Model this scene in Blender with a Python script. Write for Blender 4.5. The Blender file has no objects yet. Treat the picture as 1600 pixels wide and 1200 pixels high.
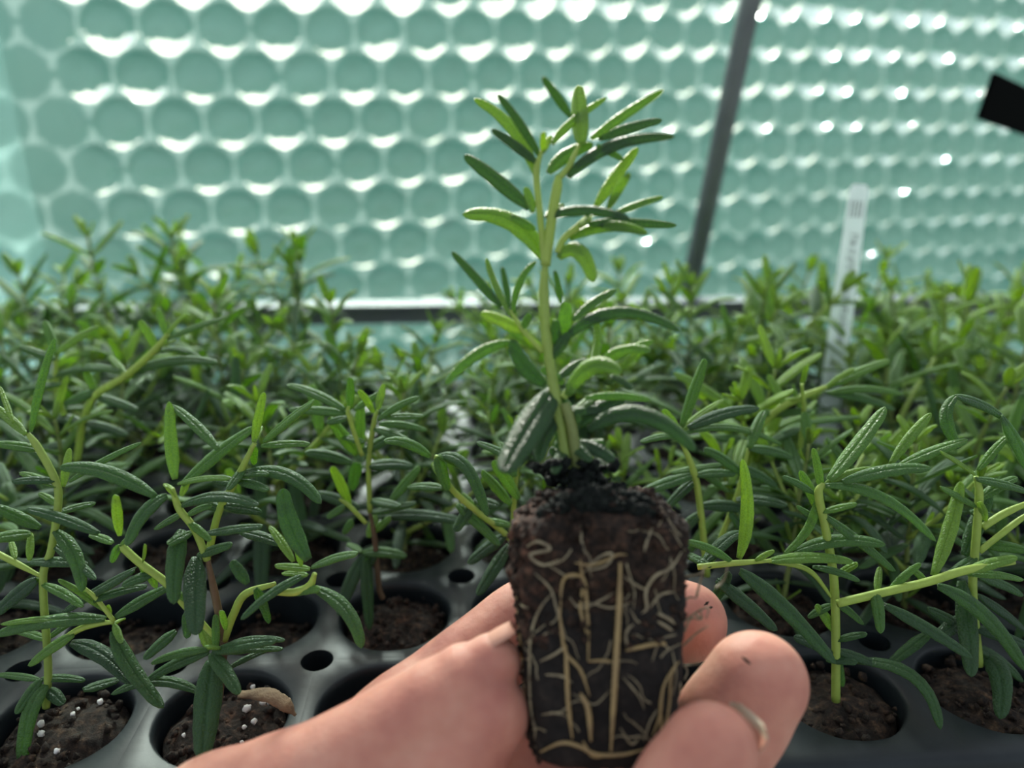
import bpy, math, random
import numpy as np
from mathutils import Vector, Matrix, noise
from mathutils.bvhtree import BVHTree
R = random.Random(7)
S = bpy.context.scene
COL = S.collection
# ------------------------------------------------------------------ camera, light, exposure
F = 1204.0                                   # focal length in pixels of the 1600 px frame
PITCH = math.radians(19.1)
CAM = Vector((0, 0, 0.19))
cd = bpy.data.cameras.new('camera'); cam = bpy.data.objects.new('camera', cd); COL.objects.link(cam)
cam.location = CAM; cam.rotation_euler = (math.radians(90) - PITCH, 0, 0)
cd.sensor_width = 36; cd.lens = 36 * F / 1600; cd.clip_start = 0.01; cd.clip_end = 100
cd.dof.use_dof = True; cd.dof.focus_distance = 0.185; cd.dof.aperture_fstop = 7.6
S.camera = cam
S.view_settings.view_transform = 'Standard'; S.view_settings.look = 'None'
S.view_settings.gamma = 1; S.view_settings.use_curve_mapping = False
S.view_settings.exposure = 0.28
W = bpy.data.worlds.new('world'); S.world = W; W.use_nodes = True
wn = W.node_tree.nodes; wl = W.node_tree.links
bg = wn['Background']; sky = wn.new('ShaderNodeTexSky')
sky.sky_type = 'NISHITA'; sky.sun_disc = False; sky.sun_elevation = math.radians(33); sky.sun_rotation = math.radians(-15)
sky.dust_density = 5.0; sky.air_density = 1.0
mixw = wn.new('ShaderNodeMix'); mixw.data_type = 'RGBA'; mixw.inputs[0].default_value = 0.6
mixw.inputs[7].default_value = (3.3, 3.5, 3.5, 1)
wl.new(sky.outputs[0], mixw.inputs[6]); wl.new(mixw.outputs[2], bg.inputs[0])
bg.inputs[1].default_value = 0.21
sd = bpy.data.lights.new('sun', 'SUN'); sun = bpy.data.objects.new('sun', sd); COL.objects.link(sun)
sd.energy = 7.4; sd.angle = math.radians(4); sd.color = (1.0, 0.95, 0.86)
SUNDIR = Vector((-0.15, 0.84, 0.50)).normalized()          # towards the sun
sun.rotation_euler = SUNDIR.to_track_quat('Z', 'Y').to_euler(); sun.location = (-1, 3, 3)

# ------------------------------------------------------------------ geometry helpers
CR = cam.rotation_euler.to_matrix()
def P(x, y, d):                               # a real point at depth d along the view
    return CAM + CR @ Vector(((x - 800) / F * d, -(y - 600) / F * d, -d))
def catmull(pts, n):
    pts = [Vector(p) for p in pts]
    if len(pts) == 2: return [pts[0].lerp(pts[1], k / n) for k in range(n + 1)]
    q = [pts[0] * 2 - pts[1]] + pts + [pts[-1] * 2 - pts[-2]]; out = []
    segs = len(pts) - 1
    for k in range(n + 1):
        u = k / n * segs; i = min(int(u), segs - 1); t = u - i
        a, b, c, d = q[i:i + 4]
        out.append(0.5 * ((2 * b) + (c - a) * t + (2 * a - 5 * b + 4 * c - d) * t * t + (3 * b - a - 3 * c + d) * t ** 3))
    return out
def interp(vals, n):
    m = len(vals) - 1; out = []
    for k in range(n + 1):
        u = k / n * m; i = min(int(u), m - 1); t = u - i; t = t * t * (3 - 2 * t)
        out.append(vals[i] * (1 - t) + vals[i + 1] * t)
    return out
class MB:
    def __init__(s): s.v = []; s.f = []; s.c = []; s.m = []
    def add(s, vs, fs, col=(0, 0, 0, 1), mi=0, cols=None):
        o = len(s.v); s.v += [tuple(x) for x in vs]; s.f += [tuple(o + i for i in f) for f in fs]
        s.c += cols if cols else [col] * len(vs); s.m += [mi] * len(fs)
    def build(s, name, mats, parent=None, smooth=True, origin=None):
        me = bpy.data.meshes.new(name)
        o3 = Vector(origin) if origin is not None else None
        me.from_pydata([tuple(Vector(x) - o3) for x in s.v] if o3 else s.v, [], s.f)
        for m in (mats if isinstance(mats, (list, tuple)) else [mats]): me.materials.append(m)
        if any(s.m): me.polygons.foreach_set('material_index', s.m)
        a = me.color_attributes.new('tone', 'FLOAT_COLOR', 'POINT')
        a.data.foreach_set('color', [x for c in s.c for x in c])
        me.polygons.foreach_set('use_smooth', [smooth] * len(me.polygons)); me.update()
        return link(name, me, parent)
    def tube(s, pts, rad, seg=8, n=None, col=(0, 0, 0, 1), flat=1.0, cap=True, up=Vector((0, 0, 1)), rough=0):
        n = n or max(4, 9 * (len(pts) - 1)); c = catmull(pts, n)
        r = interp(rad, n) if isinstance(rad, (list, tuple)) else [rad] * (n + 1)
        vs = []; fs = []; prev = None
        for k in range(n + 1):
            t = (c[min(k + 1, n)] - c[max(k - 1, 0)]).normalized()
            if prev is None:
                prev = up.cross(t); prev = prev if prev.length > 1e-3 else Vector((1, 0, 0)).cross(t)
            sd_ = (prev - t * prev.dot(t)).normalized(); prev = sd_; nn = t.cross(sd_)
            for j in range(seg):
                a = 2 * math.pi * j / seg; rr = r[k]
                if rough: rr *= 1 + rough * R.uniform(-1, 1)
                vs.append(c[k] + sd_ * math.cos(a) * rr + nn * math.sin(a) * rr * flat)
        for k in range(n):
            for j in range(seg):
                fs.append((k * seg + j, k * seg + (j + 1) % seg, (k + 1) * seg + (j + 1) % seg, (k + 1) * seg + j))
        if cap:
            vs += [c[0], c[-1]]; a, b = len(vs) - 2, len(vs) - 1
            for j in range(seg):
                fs.append((a, (j + 1) % seg, j)); fs.append((b, n * seg + j, n * seg + (j + 1) % seg))
        s.add(vs, fs, col)
    def box(s, lo, hi, M=None, col=(0, 0, 0, 1)):
        vs = [Vector((x, y, z)) for x in (lo[0], hi[0]) for y in (lo[1], hi[1]) for z in (lo[2], hi[2])]
        if M: vs = [M @ v for v in vs]
        s.add(vs, [(0, 1, 3, 2), (4, 6, 7, 5), (0, 4, 5, 1), (2, 3, 7, 6), (0, 2, 6, 4), (1, 5, 7, 3)], col)
    def blob(s, c, r, sub=1, amp=.25, sq=(1, 1, 1), col=(0, 0, 0, 1), freq=1.3):
        import bmesh
        bm = bmesh.new(); bmesh.ops.create_icosphere(bm, subdivisions=sub, radius=1)
        off = Vector((R.uniform(0, 99), R.uniform(0, 99), R.uniform(0, 99)))
        vs = []
        for v in bm.verts:
            k = 1 + amp * noise.noise(v.co * freq + off) * 2
            vs.append(Vector(c) + Vector((v.co.x * sq[0], v.co.y * sq[1], v.co.z * sq[2])) * r * k)
        bm.verts.index_update(); fs = [tuple(v.index for v in f.verts) for f in bm.faces]; bm.free(); s.add(vs, fs, col)
def link(name, me, parent=None, loc=None):
    o = bpy.data.objects.new(name, me); COL.objects.link(o)
    if parent: o.parent = parent
    if loc is not None: o.location = loc
    return o
def empty(name, loc=(0, 0, 0)):
    o = bpy.data.objects.new(name, None); COL.objects.link(o); o.location = loc; o.empty_display_size = .01; return o
def tag(o, label=None, cat=None, group=None, kind=None):
    if label: o['label'] = label
    if cat: o['category'] = cat
    if group: o['group'] = group
    if kind: o['kind'] = kind
    return o

# ------------------------------------------------------------------ materials
class NT:
    def __init__(s, name):
        s.m = bpy.data.materials.new(name); s.m.use_nodes = True; s.t = s.m.node_tree; s.n = s.t.nodes
        s.b = s.n['Principled BSDF']; s.out = s.n['Material Output']
    def N(s, typ, **kw):
        n = s.n.new(typ)
        for k, v in kw.items():
            if k.startswith('i_'): n.inputs[k[2:].replace('_', ' ')].default_value = v
            else: setattr(n, k, v)
        return n
    def L(s, a, b): s.t.links.new(a, b)
    def noise(s, scale, detail=4, rough=.6, co=None):
        n = s.N('ShaderNodeTexNoise'); n.inputs['Scale'].default_value = scale; n.inputs['Detail'].default_value = detail
        n.inputs['Roughness'].default_value = rough; s.L(co or s.obj(), n.inputs['Vector']); return n.outputs[0]
    def vor(s, scale, feature='F1', co=None):
        n = s.N('ShaderNodeTexVoronoi'); n.feature = feature; n.inputs['Scale'].default_value = scale
        s.L(co or s.obj(), n.inputs['Vector']); return n.outputs[0]
    def obj(s):
        if not hasattr(s, '_tc'): s._tc = s.N('ShaderNodeTexCoord')
        return s._tc.outputs['Object']
    def ramp(s, fac, stops):
        r = s.N('ShaderNodeValToRGB'); e = r.color_ramp.elements
        while len(e) < len(stops): e.new(.5)
        for q, (p, c) in zip(e, stops): q.position = p; q.color = (*c, 1) if len(c) == 3 else c
        s.L(fac, r.inputs[0]); return r.outputs[0]
    def mix(s, fac, a, b, mode='MIX'):
        m = s.N('ShaderNodeMix'); m.data_type = 'RGBA'; m.blend_type = mode
        for i, v in ((0, fac), (6, a), (7, b)):
            if hasattr(v, 'is_linked'): s.L(v, m.inputs[i])
            else: m.inputs[i].default_value = v if i == 0 else (*v, 1)
        return m.outputs[2]
    def bump(s, h, strength, dist, nrm=None):
        b = s.N('ShaderNodeBump'); b.inputs['Strength'].default_value = strength; b.inputs['Distance'].default_value = dist
        s.L(h, b.inputs['Height'])
        if nrm: s.L(nrm, b.inputs['Normal'])
        return b.outputs[0]
    def attr(s):
        a = s.N('ShaderNodeAttribute'); a.attribute_name = 'tone'; sp = s.N('ShaderNodeSeparateColor'); s.L(a.outputs['Color'], sp.inputs[0]); return sp.outputs
    def set(s, **kw):
        for k, v in kw.items():
            i = s.b.inputs[k.replace('_', ' ')]
            if hasattr(v, 'is_linked'): s.L(v, i)
            else: i.default_value = (*v, 1) if isinstance(v, tuple) and len(v) == 3 and i.type == 'RGBA' else v
        return s
    def over(s, shader_out, fac):               # mix another shader over the principled one
        m = s.N('ShaderNodeMixShader')
        if hasattr(fac, 'is_linked'): s.L(fac, m.inputs[0])
        else: m.inputs[0].default_value = fac
        s.L(s.b.outputs[0], m.inputs[1]); s.L(shader_out, m.inputs[2]); s.L(m.outputs[0], s.out.inputs[0])

def leaf_material():
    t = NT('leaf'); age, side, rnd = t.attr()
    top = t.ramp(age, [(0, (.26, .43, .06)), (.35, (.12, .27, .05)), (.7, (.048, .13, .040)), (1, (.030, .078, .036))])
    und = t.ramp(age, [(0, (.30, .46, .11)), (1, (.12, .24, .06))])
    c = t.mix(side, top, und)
    n = t.noise(260, 3)
    c = t.mix(.35, c, t.ramp(n, [(.35, (.45, .5, .45)), (.65, (1, 1, 1))]), 'MULTIPLY')
    c = t.mix(.4, c, t.ramp(rnd, [(0, (.7, .8, .9)), (1, (1.15, 1.1, .8))]), 'MULTIPLY')
    v = t.ramp(t.vor(1250, 'DISTANCE_TO_EDGE'), [(0, (0, 0, 0)), (.09, (.45,) * 3), (.35, (1, 1, 1))])
    c = t.mix(.45, c, t.ramp(v, [(0, (.62, .66, .6)), (.6, (1, 1, 1))]), 'MULTIPLY')
    nb = t.bump(v, .55, .00032)
    rr = t.ramp(n, [(.3, (.38,) * 3), (.7, (.52,) * 3)])
    t.set(Base_Color=c, Roughness=rr, Normal=nb, Specular_IOR_Level=.55, Sheen_Weight=.12, Sheen_Roughness=.5)
    tr = t.N('ShaderNodeBsdfTranslucent'); cc = t.ramp(age, [(0, (.75, .92, .06)), (.5, (.46, .72, .03)), (1, (.18, .36, .03))])
    vein = t.ramp(v, [(.0, (1, 1, 1)), (.5, (.45, .55, .4))])
    t.L(t.mix(.7, cc, vein, 'MULTIPLY'), tr.inputs[0]); t.over(tr.outputs[0], .45); return t.m
def stem_material():
    t = NT('stem'); age = t.attr()[0]
    c = t.ramp(age, [(0, (.42, .56, .10)), (.5, (.26, .36, .09)), (.8, (.20, .15, .08)), (1, (.16, .09, .06))])
    n = t.noise(500, 3); c = t.mix(.3, c, t.ramp(n, [(.3, (.5, .5, .4)), (.7, (1, 1, 1))]), 'MULTIPLY')
    t.set(Base_Color=c, Roughness=.5, Normal=t.bump(n, .4, .0003), Subsurface_Weight=0.0)
    tr = t.N('ShaderNodeBsdfTranslucent'); t.L(c, tr.inputs[0]); t.over(tr.outputs[0], .25); return t.m
def soil_material(name, dark, mid, light, scale=420):
    t = NT(name); n = t.noise(scale, 6, .7); n2 = t.noise(scale * .28, 3)
    c = t.ramp(n, [(.32, dark), (.5, mid), (.62, light), (.72, tuple(min(1, x * 2.2) for x in light))])
    c = t.mix(.6, c, t.ramp(n2, [(.35, (.4, .4, .4)), (.65, (1.1, 1.05, 1))]), 'MULTIPLY')
    t.set(Base_Color=c, Roughness=.85, Normal=t.bump(n, 1.0, .0012), Specular_IOR_Level=.3); return t.m
def plain(name, col, rough=.5, metal=0, bump=None, spec=.5, var=None):
    t = NT(name); t.set(Roughness=rough, Metallic=metal, Specular_IOR_Level=spec)
    if var:
        n = t.noise(var[0], 4); t.set(Base_Color=t.mix(t.ramp(n, [(.3, (0,) * 3), (.7, (1,) * 3)]), col, var[1]))
    else: t.set(Base_Color=col)
    if bump: t.set(Normal=t.bump(t.noise(bump[0], 4), bump[1], bump[2]))
    return t.m
M_LEAF = leaf_material(); M_STEM = stem_material()
M_SOIL = soil_material('potting_soil', (.006, .004, .003), (.028, .018, .012), (.075, .045, .026))
M_SOILRED = soil_material('crumbly_soil', (.006, .004, .003), (.030, .018, .012), (.085, .045, .028), 600)
M_SOILRUST = soil_material('rusty_soil', (.012, .006, .004), (.055, .026, .017), (.14, .065, .04), 600)
M_PLUGDARK = soil_material('packed_soil', (.007, .006, .005), (.015, .012, .011), (.028, .022, .018), 350)
M_MOSS = soil_material('dark_moss', (.002, .003, .003), (.006, .010, .008), (.013, .022, .014), 700)
M_TRAY = plain('black_tray_plastic', (.005, .008, .010), .46, 0, (160, .15, .0006), .36, (60, (.012, .017, .020)))
M_ROOT = plain('root', (.34, .24, .10), .55, 0, (900, .4, .0002), .4, (300, (.24, .165, .08)))
M_ROOTPALE = plain('pale_root', (.34, .28, .17), .5, 0, (900, .3, .0002), .4, (400, (.14, .11, .07)))
M_PERLITE = plain('perlite', (.75, .73, .68), .8, 0, (900, .5, .0003), .3)
M_DRY = plain('dry_leaf', (.12, .075, .045), .8, 0, (500, .8, .0006), .3, (250, (.24, .16, .09)))
M_METAL = plain('galvanised_steel', (.11, .125, .13), .4, .5, None, .5, (30, (.17, .19, .19)))
M_RAIL = plain('grey_aluminium', (.13, .145, .15), .6, .3)
_l = NT('white_label_plastic').set(Base_Color=(.86, .9, .9), Roughness=.4); _t = _l.N('ShaderNodeBsdfTranslucent'); _t.inputs[0].default_value = (.85, .92, .9, 1); _l.over(_t.outputs[0], .45); M_LABEL = _l.m
M_INK = plain('faded_ink', (.05, .055, .06), .7)
M_BLACK = plain('black_plastic', (.001, .001, .001), .9, 0, None, .05)
M_WOOD = plain('weathered_bench_board', (.20, .19, .17), .7, 0, (40, .3, .002), .3, (12, (.33, .31, .28)))
M_CONC = plain('concrete_floor', (.22, .21, .19), .9, 0, (20, .4, .004), .3, (3, (.32, .31, .29)))
M_LAWN = plain('lawn_green', (.13, .37, .26), .9, 0, None, .2, (2, (.17, .43, .31)))

def skin_material():
    t = NT('skin'); n = t.noise(70, 3); n2 = t.noise(900, 3); 
    c = t.ramp(n, [(.3, (.44, .165, .125)), (.5, (.54, .235, .17)), (.72, (.62, .32, .235))])
    w = t.N('ShaderNodeTexWave'); w.inputs['Scale'].default_value = 900; w.inputs['Distortion'].default_value = 4; w.inputs['Detail'].default_value = 2
    w.inputs['Detail Scale'].default_value = .6; t.L(t.obj(), w.inputs['Vector'])
    b1 = t.bump(n2, .3, .0003); b2 = t.bump(w.outputs[1], .12, .0002, b1); b2 = t.bump(t.noise(260, 2), .35, .0007, b2)
    t.set(Base_Color=c, Roughness=.56, Normal=b2, Subsurface_Weight=.35, Subsurface_Scale=.004, Subsurface_Radius=(1.0, .35, .2), Specular_IOR_Level=.3)
    return t.m
M_SKIN = skin_material()
M_NAIL = NT('fingernail').set(Base_Color=(.56, .29, .21), Roughness=.6, Specular_IOR_Level=.15).m
M_NAILTIP = NT('nail_edge').set(Base_Color=(.50, .43, .31), Roughness=.5).m

def wrap_material():
    t = NT('bubble_wrap')                                    # bubbles are clear film, the welded web between them is hazier
    rf = t.N('ShaderNodeBsdfRefraction'); rf.inputs['Roughness'].default_value = .055; rf.inputs['IOR'].default_value = 1.66
    rf.inputs['Color'].default_value = (.74, .93, .91, 1)
    n = t.noise(60, 3); nb = t.bump(n, .6, .0025); t.L(nb, rf.inputs['Normal'])
    tp = t.N('ShaderNodeBsdfTransparent'); tp.inputs[0].default_value = (.74, .90, .90, 1)
    tl = t.N('ShaderNodeBsdfTranslucent'); tl.inputs[0].default_value = (.62, .80, .80, 1)
    gl = t.N('ShaderNodeBsdfGlossy'); gl.inputs['Roughness'].default_value = .15
    at = t.N('ShaderNodeAttribute'); at.attribute_name = 'web'
    mr = t.N('ShaderNodeMapRange'); t.L(at.outputs['Fac'], mr.inputs[0]); mr.inputs[3].default_value = .05; mr.inputs[4].default_value = .16
    m1 = t.N('ShaderNodeMixShader'); m1.inputs[0].default_value = .35; t.L(rf.outputs[0], m1.inputs[1]); t.L(tp.outputs[0], m1.inputs[2])
    m2 = t.N('ShaderNodeMixShader'); t.L(mr.outputs[0], m2.inputs[0]); t.L(m1.outputs[0], m2.inputs[1]); t.L(tl.outputs[0], m2.inputs[2])
    m3 = t.N('ShaderNodeMixShader'); m3.inputs[0].default_value = .05; t.L(m2.outputs[0], m3.inputs[1]); t.L(gl.outputs[0], m3.inputs[2])
    t.L(m3.outputs[0], t.out.inputs[0]); return t.m
M_WRAP = wrap_material()

# ------------------------------------------------------------------ setting
WU = Vector((1, .30, 0)).normalized(); WN = Vector((WU.y, -WU.x, 0)); WO = Vector((0, .665, 0))
def wrap_sheet(name, s0, s1, z0, z1, off, seed, flat_edge=None, step=.0022):
    rs = np.random.RandomState(seed)
    ns = int((s1 - s0) / step) + 1; nz = int((z1 - z0) / step) + 1
    s = np.linspace(s0, s1, ns); z = np.linspace(z0, z1, nz); SS, ZZ = np.meshgrid(s, z)
    # slightly warped hexagonal bubble lattice
    RX = np.clip(SS, 0, 1); u = SS + .22 * RX ** 2 + .006 * np.sin(5 * ZZ + 2 * SS + seed) + .25 * ZZ * RX; v = ZZ * (1 + .14 * RX) - .03 * RX + .004 * np.sin(6 * SS + seed)
    p = .0365; rh = p * .866; h = np.zeros_like(u); Rb = p * .478
    row = np.round(v / rh)
    for dr in (-1, 0, 1):
        rr = row + dr; uo = (rr % 2) * p / 2; cu = np.round((u - uo) / p) * p + uo; cv = rr * rh
        d = np.sqrt((u - cu) ** 2 + (v - cv) ** 2) / Rb
        key = (np.round(cu / p * 2).astype(int) * 7919 + rr.astype(int) * 104729) % 4096
        amp = rs.uniform(.6, 1.15, 4096)[key]
        dome = np.where(d < 1, np.sqrt(np.clip(1 - d ** 2, 0, 1)) * .0112, 0) * amp
        h = np.maximum(h, dome); web = np.minimum(web, np.where(d < 1, 0, 1)) if dr > -1 else np.where(d < 1, 0, 1)
        rs = np.random.RandomState(seed)
    if flat_edge is not None:
        k = np.clip((flat_edge - SS) / .02, 0, 1) if flat_edge > (s0 + s1) / 2 else np.clip((SS - flat_edge) / .02, 0, 1)
        h = h * k
    h += .0012 * np.sin(61 * SS + 40 * ZZ) * np.sin(75 * ZZ - 30 * SS) + .006 * np.sin(7 * SS + 3 * ZZ + seed) + .003 * np.sin(17 * ZZ + 5 * SS) + off
    co = np.stack([WO.x + WU.x * SS + WN.x * h, WO.y + WU.y * SS + WN.y * h, ZZ], -1).reshape(-1, 3)
    idx = np.arange(ns * nz).reshape(nz, ns)
    q = np.stack([idx[:-1, :-1], idx[:-1, 1:], idx[1:, 1:], idx[1:, :-1]], -1).reshape(-1, 4)
    me = bpy.data.meshes.new(name); me.vertices.add(len(co)); me.vertices.foreach_set('co', co.ravel())
    me.loops.add(q.size); me.loops.foreach_set('vertex_index', q.ravel().astype(np.int32))
    me.polygons.add(len(q)); me.polygons.foreach_set('loop_start', np.arange(0, q.size, 4, dtype=np.int32))
    me.update(calc_edges=True); me.polygons.foreach_set('use_smooth', [True] * len(q)); me.materials.append(M_WRAP); me.update()
    wb = me.attributes.new('web', 'FLOAT', 'POINT'); wb.data.foreach_set('value', web.ravel().astype(np.float32))
    return tag(link(name, me), 'pale teal backlit bubble wrap lining the greenhouse wall' if s1 > 0 else 'overlapping bubble wrap sheet at the left edge of the wall', kind='structure')
wrap_sheet('wall_back', -.46, 1.0, -.30, .42, 0, 3, flat_edge=-.325)
wrap_sheet('wall_left', -.75, -.352, -.30, .42, .012, 9, flat_edge=-.385, step=.003)
m = MB(); Mw = Matrix.Translation(WO) @ Matrix(((WU.x, WN.x, 0, 0), (WU.y, WN.y, 0, 0), (0, 0, 1, 0), (0, 0, 0, 1)))
m.box((-.75, -.03, -.85), (1.0, .03, -.30), Mw); tag(m.build('baseboard_back', M_WOOD, smooth=False), kind='structure')
m = MB(); m.box((-1.4, -1.2, -.90), (1.4, .75, -.85)); tag(m.build('floor', M_CONC, smooth=False), kind='structure')
m = MB(); m.box((-12, .75, -1.0), (12, 9, -.86)); tag(m.build('ground', M_LAWN, smooth=False), kind='structure')
# hedge outside: rolling leafy bank behind the wall
m = MB(); n1, n2 = 90, 24; vs = []
for a in range(n1 + 1):
    for b in range(n2 + 1):
        x = -9 + 18 * a / n1; th = math.pi * b / n2
        y = 4.4 - math.cos(th) * 1.1; z = -.9 + math.sin(th) * 2.0
        d = noise.noise(Vector((x, y, z)) * 1.8) * .25
        vs.append((x, y - d, z + d))
m.add(vs, [(a * (n2 + 1) + b, (a + 1) * (n2 + 1) + b, (a + 1) * (n2 + 1) + b + 1, a * (n2 + 1) + b + 1) for a in range(n1) for b in range(n2)])
tag(m.build('hedge', M_LAWN), 'long green hedge outside, blurred behind the bubble wrap', 'hedge')

# ------------------------------------------------------------------ bench
TA = math.radians(3.0); CT, ST = math.cos(TA), math.sin(TA)
TP = .039; TZ = .05; TO = Vector((.0062, .1578, 0))
def T(u, v, z=0): return Vector((TO.x + u * CT - v * ST, TO.y + u * ST + v * CT, z))
MT = Matrix(((CT, -ST, 0, TO.x), (ST, CT, 0, TO.y), (0, 0, 1, 0), (0, 0, 0, 1)))
bench = tag(empty('potting_bench', T(0, .12, -.85)), 'greenhouse bench with grey metal back rail carrying the black plug tray', 'bench')
bl = bench.location
def part(mb, name, mat, parent, base, smooth=True): return mb.build(name, mat, parent, smooth, base)
m = MB(); m.box((-.40, -.030, -.02), (.40, .285, 0), MT); part(m, 'bench_top', M_WOOD, bench, bl, False)
m = MB(); m.box((-.42, .300, .0715), (.42, .308, .0815), MT); m.box((-.42, .296, .0815), (.42, .312, .0835), MT); part(m, 'back_rail', M_RAIL, bench, bl, False)
for u in (-.395, .395):
    m = MB(); m.box((u - .006, .285, -.018), (u + .006, .300, .0765), MT); part(m, 'rail_post', M_RAIL, bench, bl, False)
for u in (-.37, .37):
    for v in (-.010, .265):
        m = MB(); m.box((u - .018, v - .018, -.85), (u + .018, v + .018, -.02), MT); part(m, 'leg', M_WOOD, bench, bl, False)

# slanting steel pole
a, b = P(1077, 452, .487), P(1186, -60, .40)
top = b + (b - a) * 1.2
m = MB(); m.tube([a, b, top], .0058, 20, 30); po = m.build('support_pole', M_METAL, None, True, a); po.location = a
tag(po, 'slanting grey galvanised steel pole in front of the bubble wrap', 'pole')
# black bar fixed to the wall on the right
c0 = P(1541, 150, .40)
def on_wall(x, y):
    lo, hi = .2, 3
    for _ in range(50):
        md = (lo + hi) / 2; q = P(x, y, md); 
        if (q - WO).dot(WN) > 0: lo = md
        else: hi = md
    return q
c1 = on_wall(1960, 322); ax = (c1 - c0).normalized(); wv = P(1522, 183, .40) - P(1560, 117, .40); wv = (wv - ax * wv.dot(ax)); wh = wv.length / 2; wv.normalize(); tv = ax.cross(wv)
m = MB(); m.box((0, -wh, -.0012), ((c1 - c0).length - .004, wh, .0012), Matrix(((ax.x, wv.x, tv.x, c0.x), (ax.y, wv.y, tv.y, c0.y), (ax.z, wv.z, tv.z, c0.z), (0, 0, 0, 1))))
tag(m.build('black_bracket', M_BLACK, None, False), 'square end of a matt black bar jutting in at the right', 'bracket')

# ------------------------------------------------------------------ plug tray
def tray_mesh():
    m = MB(); p = TP; rc = .0044
    w9 = math.atan2(rc, p * .7071); ANG = []
    for c4 in range(4):
        a0 = math.radians(45 + 90 * c4)
        ANG += [a0 + w9 * math.sin(math.pi / 2 * q / 5) * .999 for q in range(-5, 6)] + [a0 + w9 + (math.pi / 2 - 2 * w9) * q / 9 for q in range(1, 9)]
    N = len(ANG)
    def cell_r(a, R0):                                       # rounded octagon
        k = math.pi / 4; d = ((a + k / 2) % k) - k / 2
        return R0 * (.80 * 1 + .20 * (math.cos(k / 2) / math.cos(d)) / math.cos(k / 2) * .96)
    for j in range(7):
        for i in range(-8, 8):
            cx, cy = i * p, j * p; rings = []
            outer = []
            for q in range(N):
                a = ANG[q]; x, y = math.cos(a), math.sin(a); k = (p / 2) / max(abs(x), abs(y)); x *= k; y *= k
                sx = p / 2 if x > 0 else -p / 2; sy = p / 2 if y > 0 else -p / 2
                dx, dy = x - sx, y - sy; d = math.hypot(dx, dy)
                edge = (j == 0 and sy < 0) or (j == 6 and sy > 0) or (i == -8 and sx < 0) or (i == 7 and sx > 0)
                if d < rc and not edge:
                    ddx, ddy = -sx, -sy                       # slide towards the centre until on the hole's edge
                    l = math.hypot(x, y); t = 0
                    ux, uy = -x / l, -y / l
                    bq = dx * ux + dy * uy; t = -bq + math.sqrt(max(0, bq * bq - (d * d - rc * rc)))
                    x += ux * t; y += uy * t
                outer.append((x, y))
            prof = [(.0163, -.0005), (.0159, -.0014), (.0157, -.0030), (.0148, -.016), (.0126, -.040), (.0122, -.046), (.004, -.046)]
            vs = [(cx + x, cy + y, TZ - .0002) for x, y in outer]
            mid = []
            for q in range(N):
                a = ANG[q]; r = cell_r(a, .0169); mx, my = r * math.cos(a), r * math.sin(a); ox, oy = outer[q]
                if math.hypot(ox, oy) < r + .0004: mx, my = ox * .985, oy * .985
                mid.append((cx + mx, cy + my, TZ))
            vs += mid
            for rr, zz in prof:
                for q in range(N):
                    a = ANG[q]; r = cell_r(a, rr); vs.append((cx + r * math.cos(a), cy + r * math.sin(a), TZ + zz))
            nr = len(prof) + 2
            fs = [(k * N + q, k * N + (q + 1) % N, (k + 1) * N + (q + 1) % N, (k + 1) * N + q) for k in range(nr - 1) for q in range(N)]
            m.add([MT @ Vector(v) for v in vs], fs)
    for j in range(-1, 7):                                    # drain hole walls
        for i in range(-9, 8):
            if j in (-1, 6) or i in (-9, 7): continue
            cx, cy = (i + .5) * p, (j + .5) * p; vs = []; n = 20
            for z, r in ((-.0002, rc), (-.002, rc * .95), (-.012, rc * .9)):
                vs += [MT @ Vector((cx + r * math.cos(2 * math.pi * q / n), cy + r * math.sin(2 * math.pi * q / n), TZ + z)) for q in range(n)]
            m.add(vs, [(k * n + (q + 1) % n, k * n + q, (k + 1) * n + q, (k + 1) * n + (q + 1) % n) for k in range(2) for q in range(n)])
    # outer lip and skirt
    x0, x1, y0, y1 = -8.5 * p, 7.5 * p, -.5 * p, 6.5 * p
    vs = []; prof = [(0, -.0002), (.0022, -.0002), (.0034, -.0010), (.0040, -.0024), (.0042, -.0065), (.0026, -.0078), (.0005, -.046), (-.002, -.0499)]; loops = []
    for off, z in prof:
        lp = []
        for (cx, cy, a0) in ((x1 - .002, y1 - .002, 0), (x0 + .002, y1 - .002, 90), (x0 + .002, y0 + .002, 180), (x1 - .002, y0 + .002, 270)):
            for q in range(7):
                a = math.radians(a0 + q * 15); r = .002 + off if off > -.001 else .001; lp.append((cx + r * math.cos(a), cy + r * math.sin(a), TZ + z))
        loops.append(lp)
    n = len(loops[0]); vs = [MT @ Vector(v) for lp in loops for v in lp]
    m.add(vs, [(k * n + q, (k + 1) * n + q, (k + 1) * n + (q + 1) % n, k * n + (q + 1) % n) for k in range(len(prof) - 1) for q in range(n)])
    return m
tray = tray_mesh().build('plug_tray', M_TRAY, None, True, T(0, .12)); tray.location = T(0, .12)
tag(tray, 'black plastic plug tray of round cells and drain holes, full of seedlings', 'tray')

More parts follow.
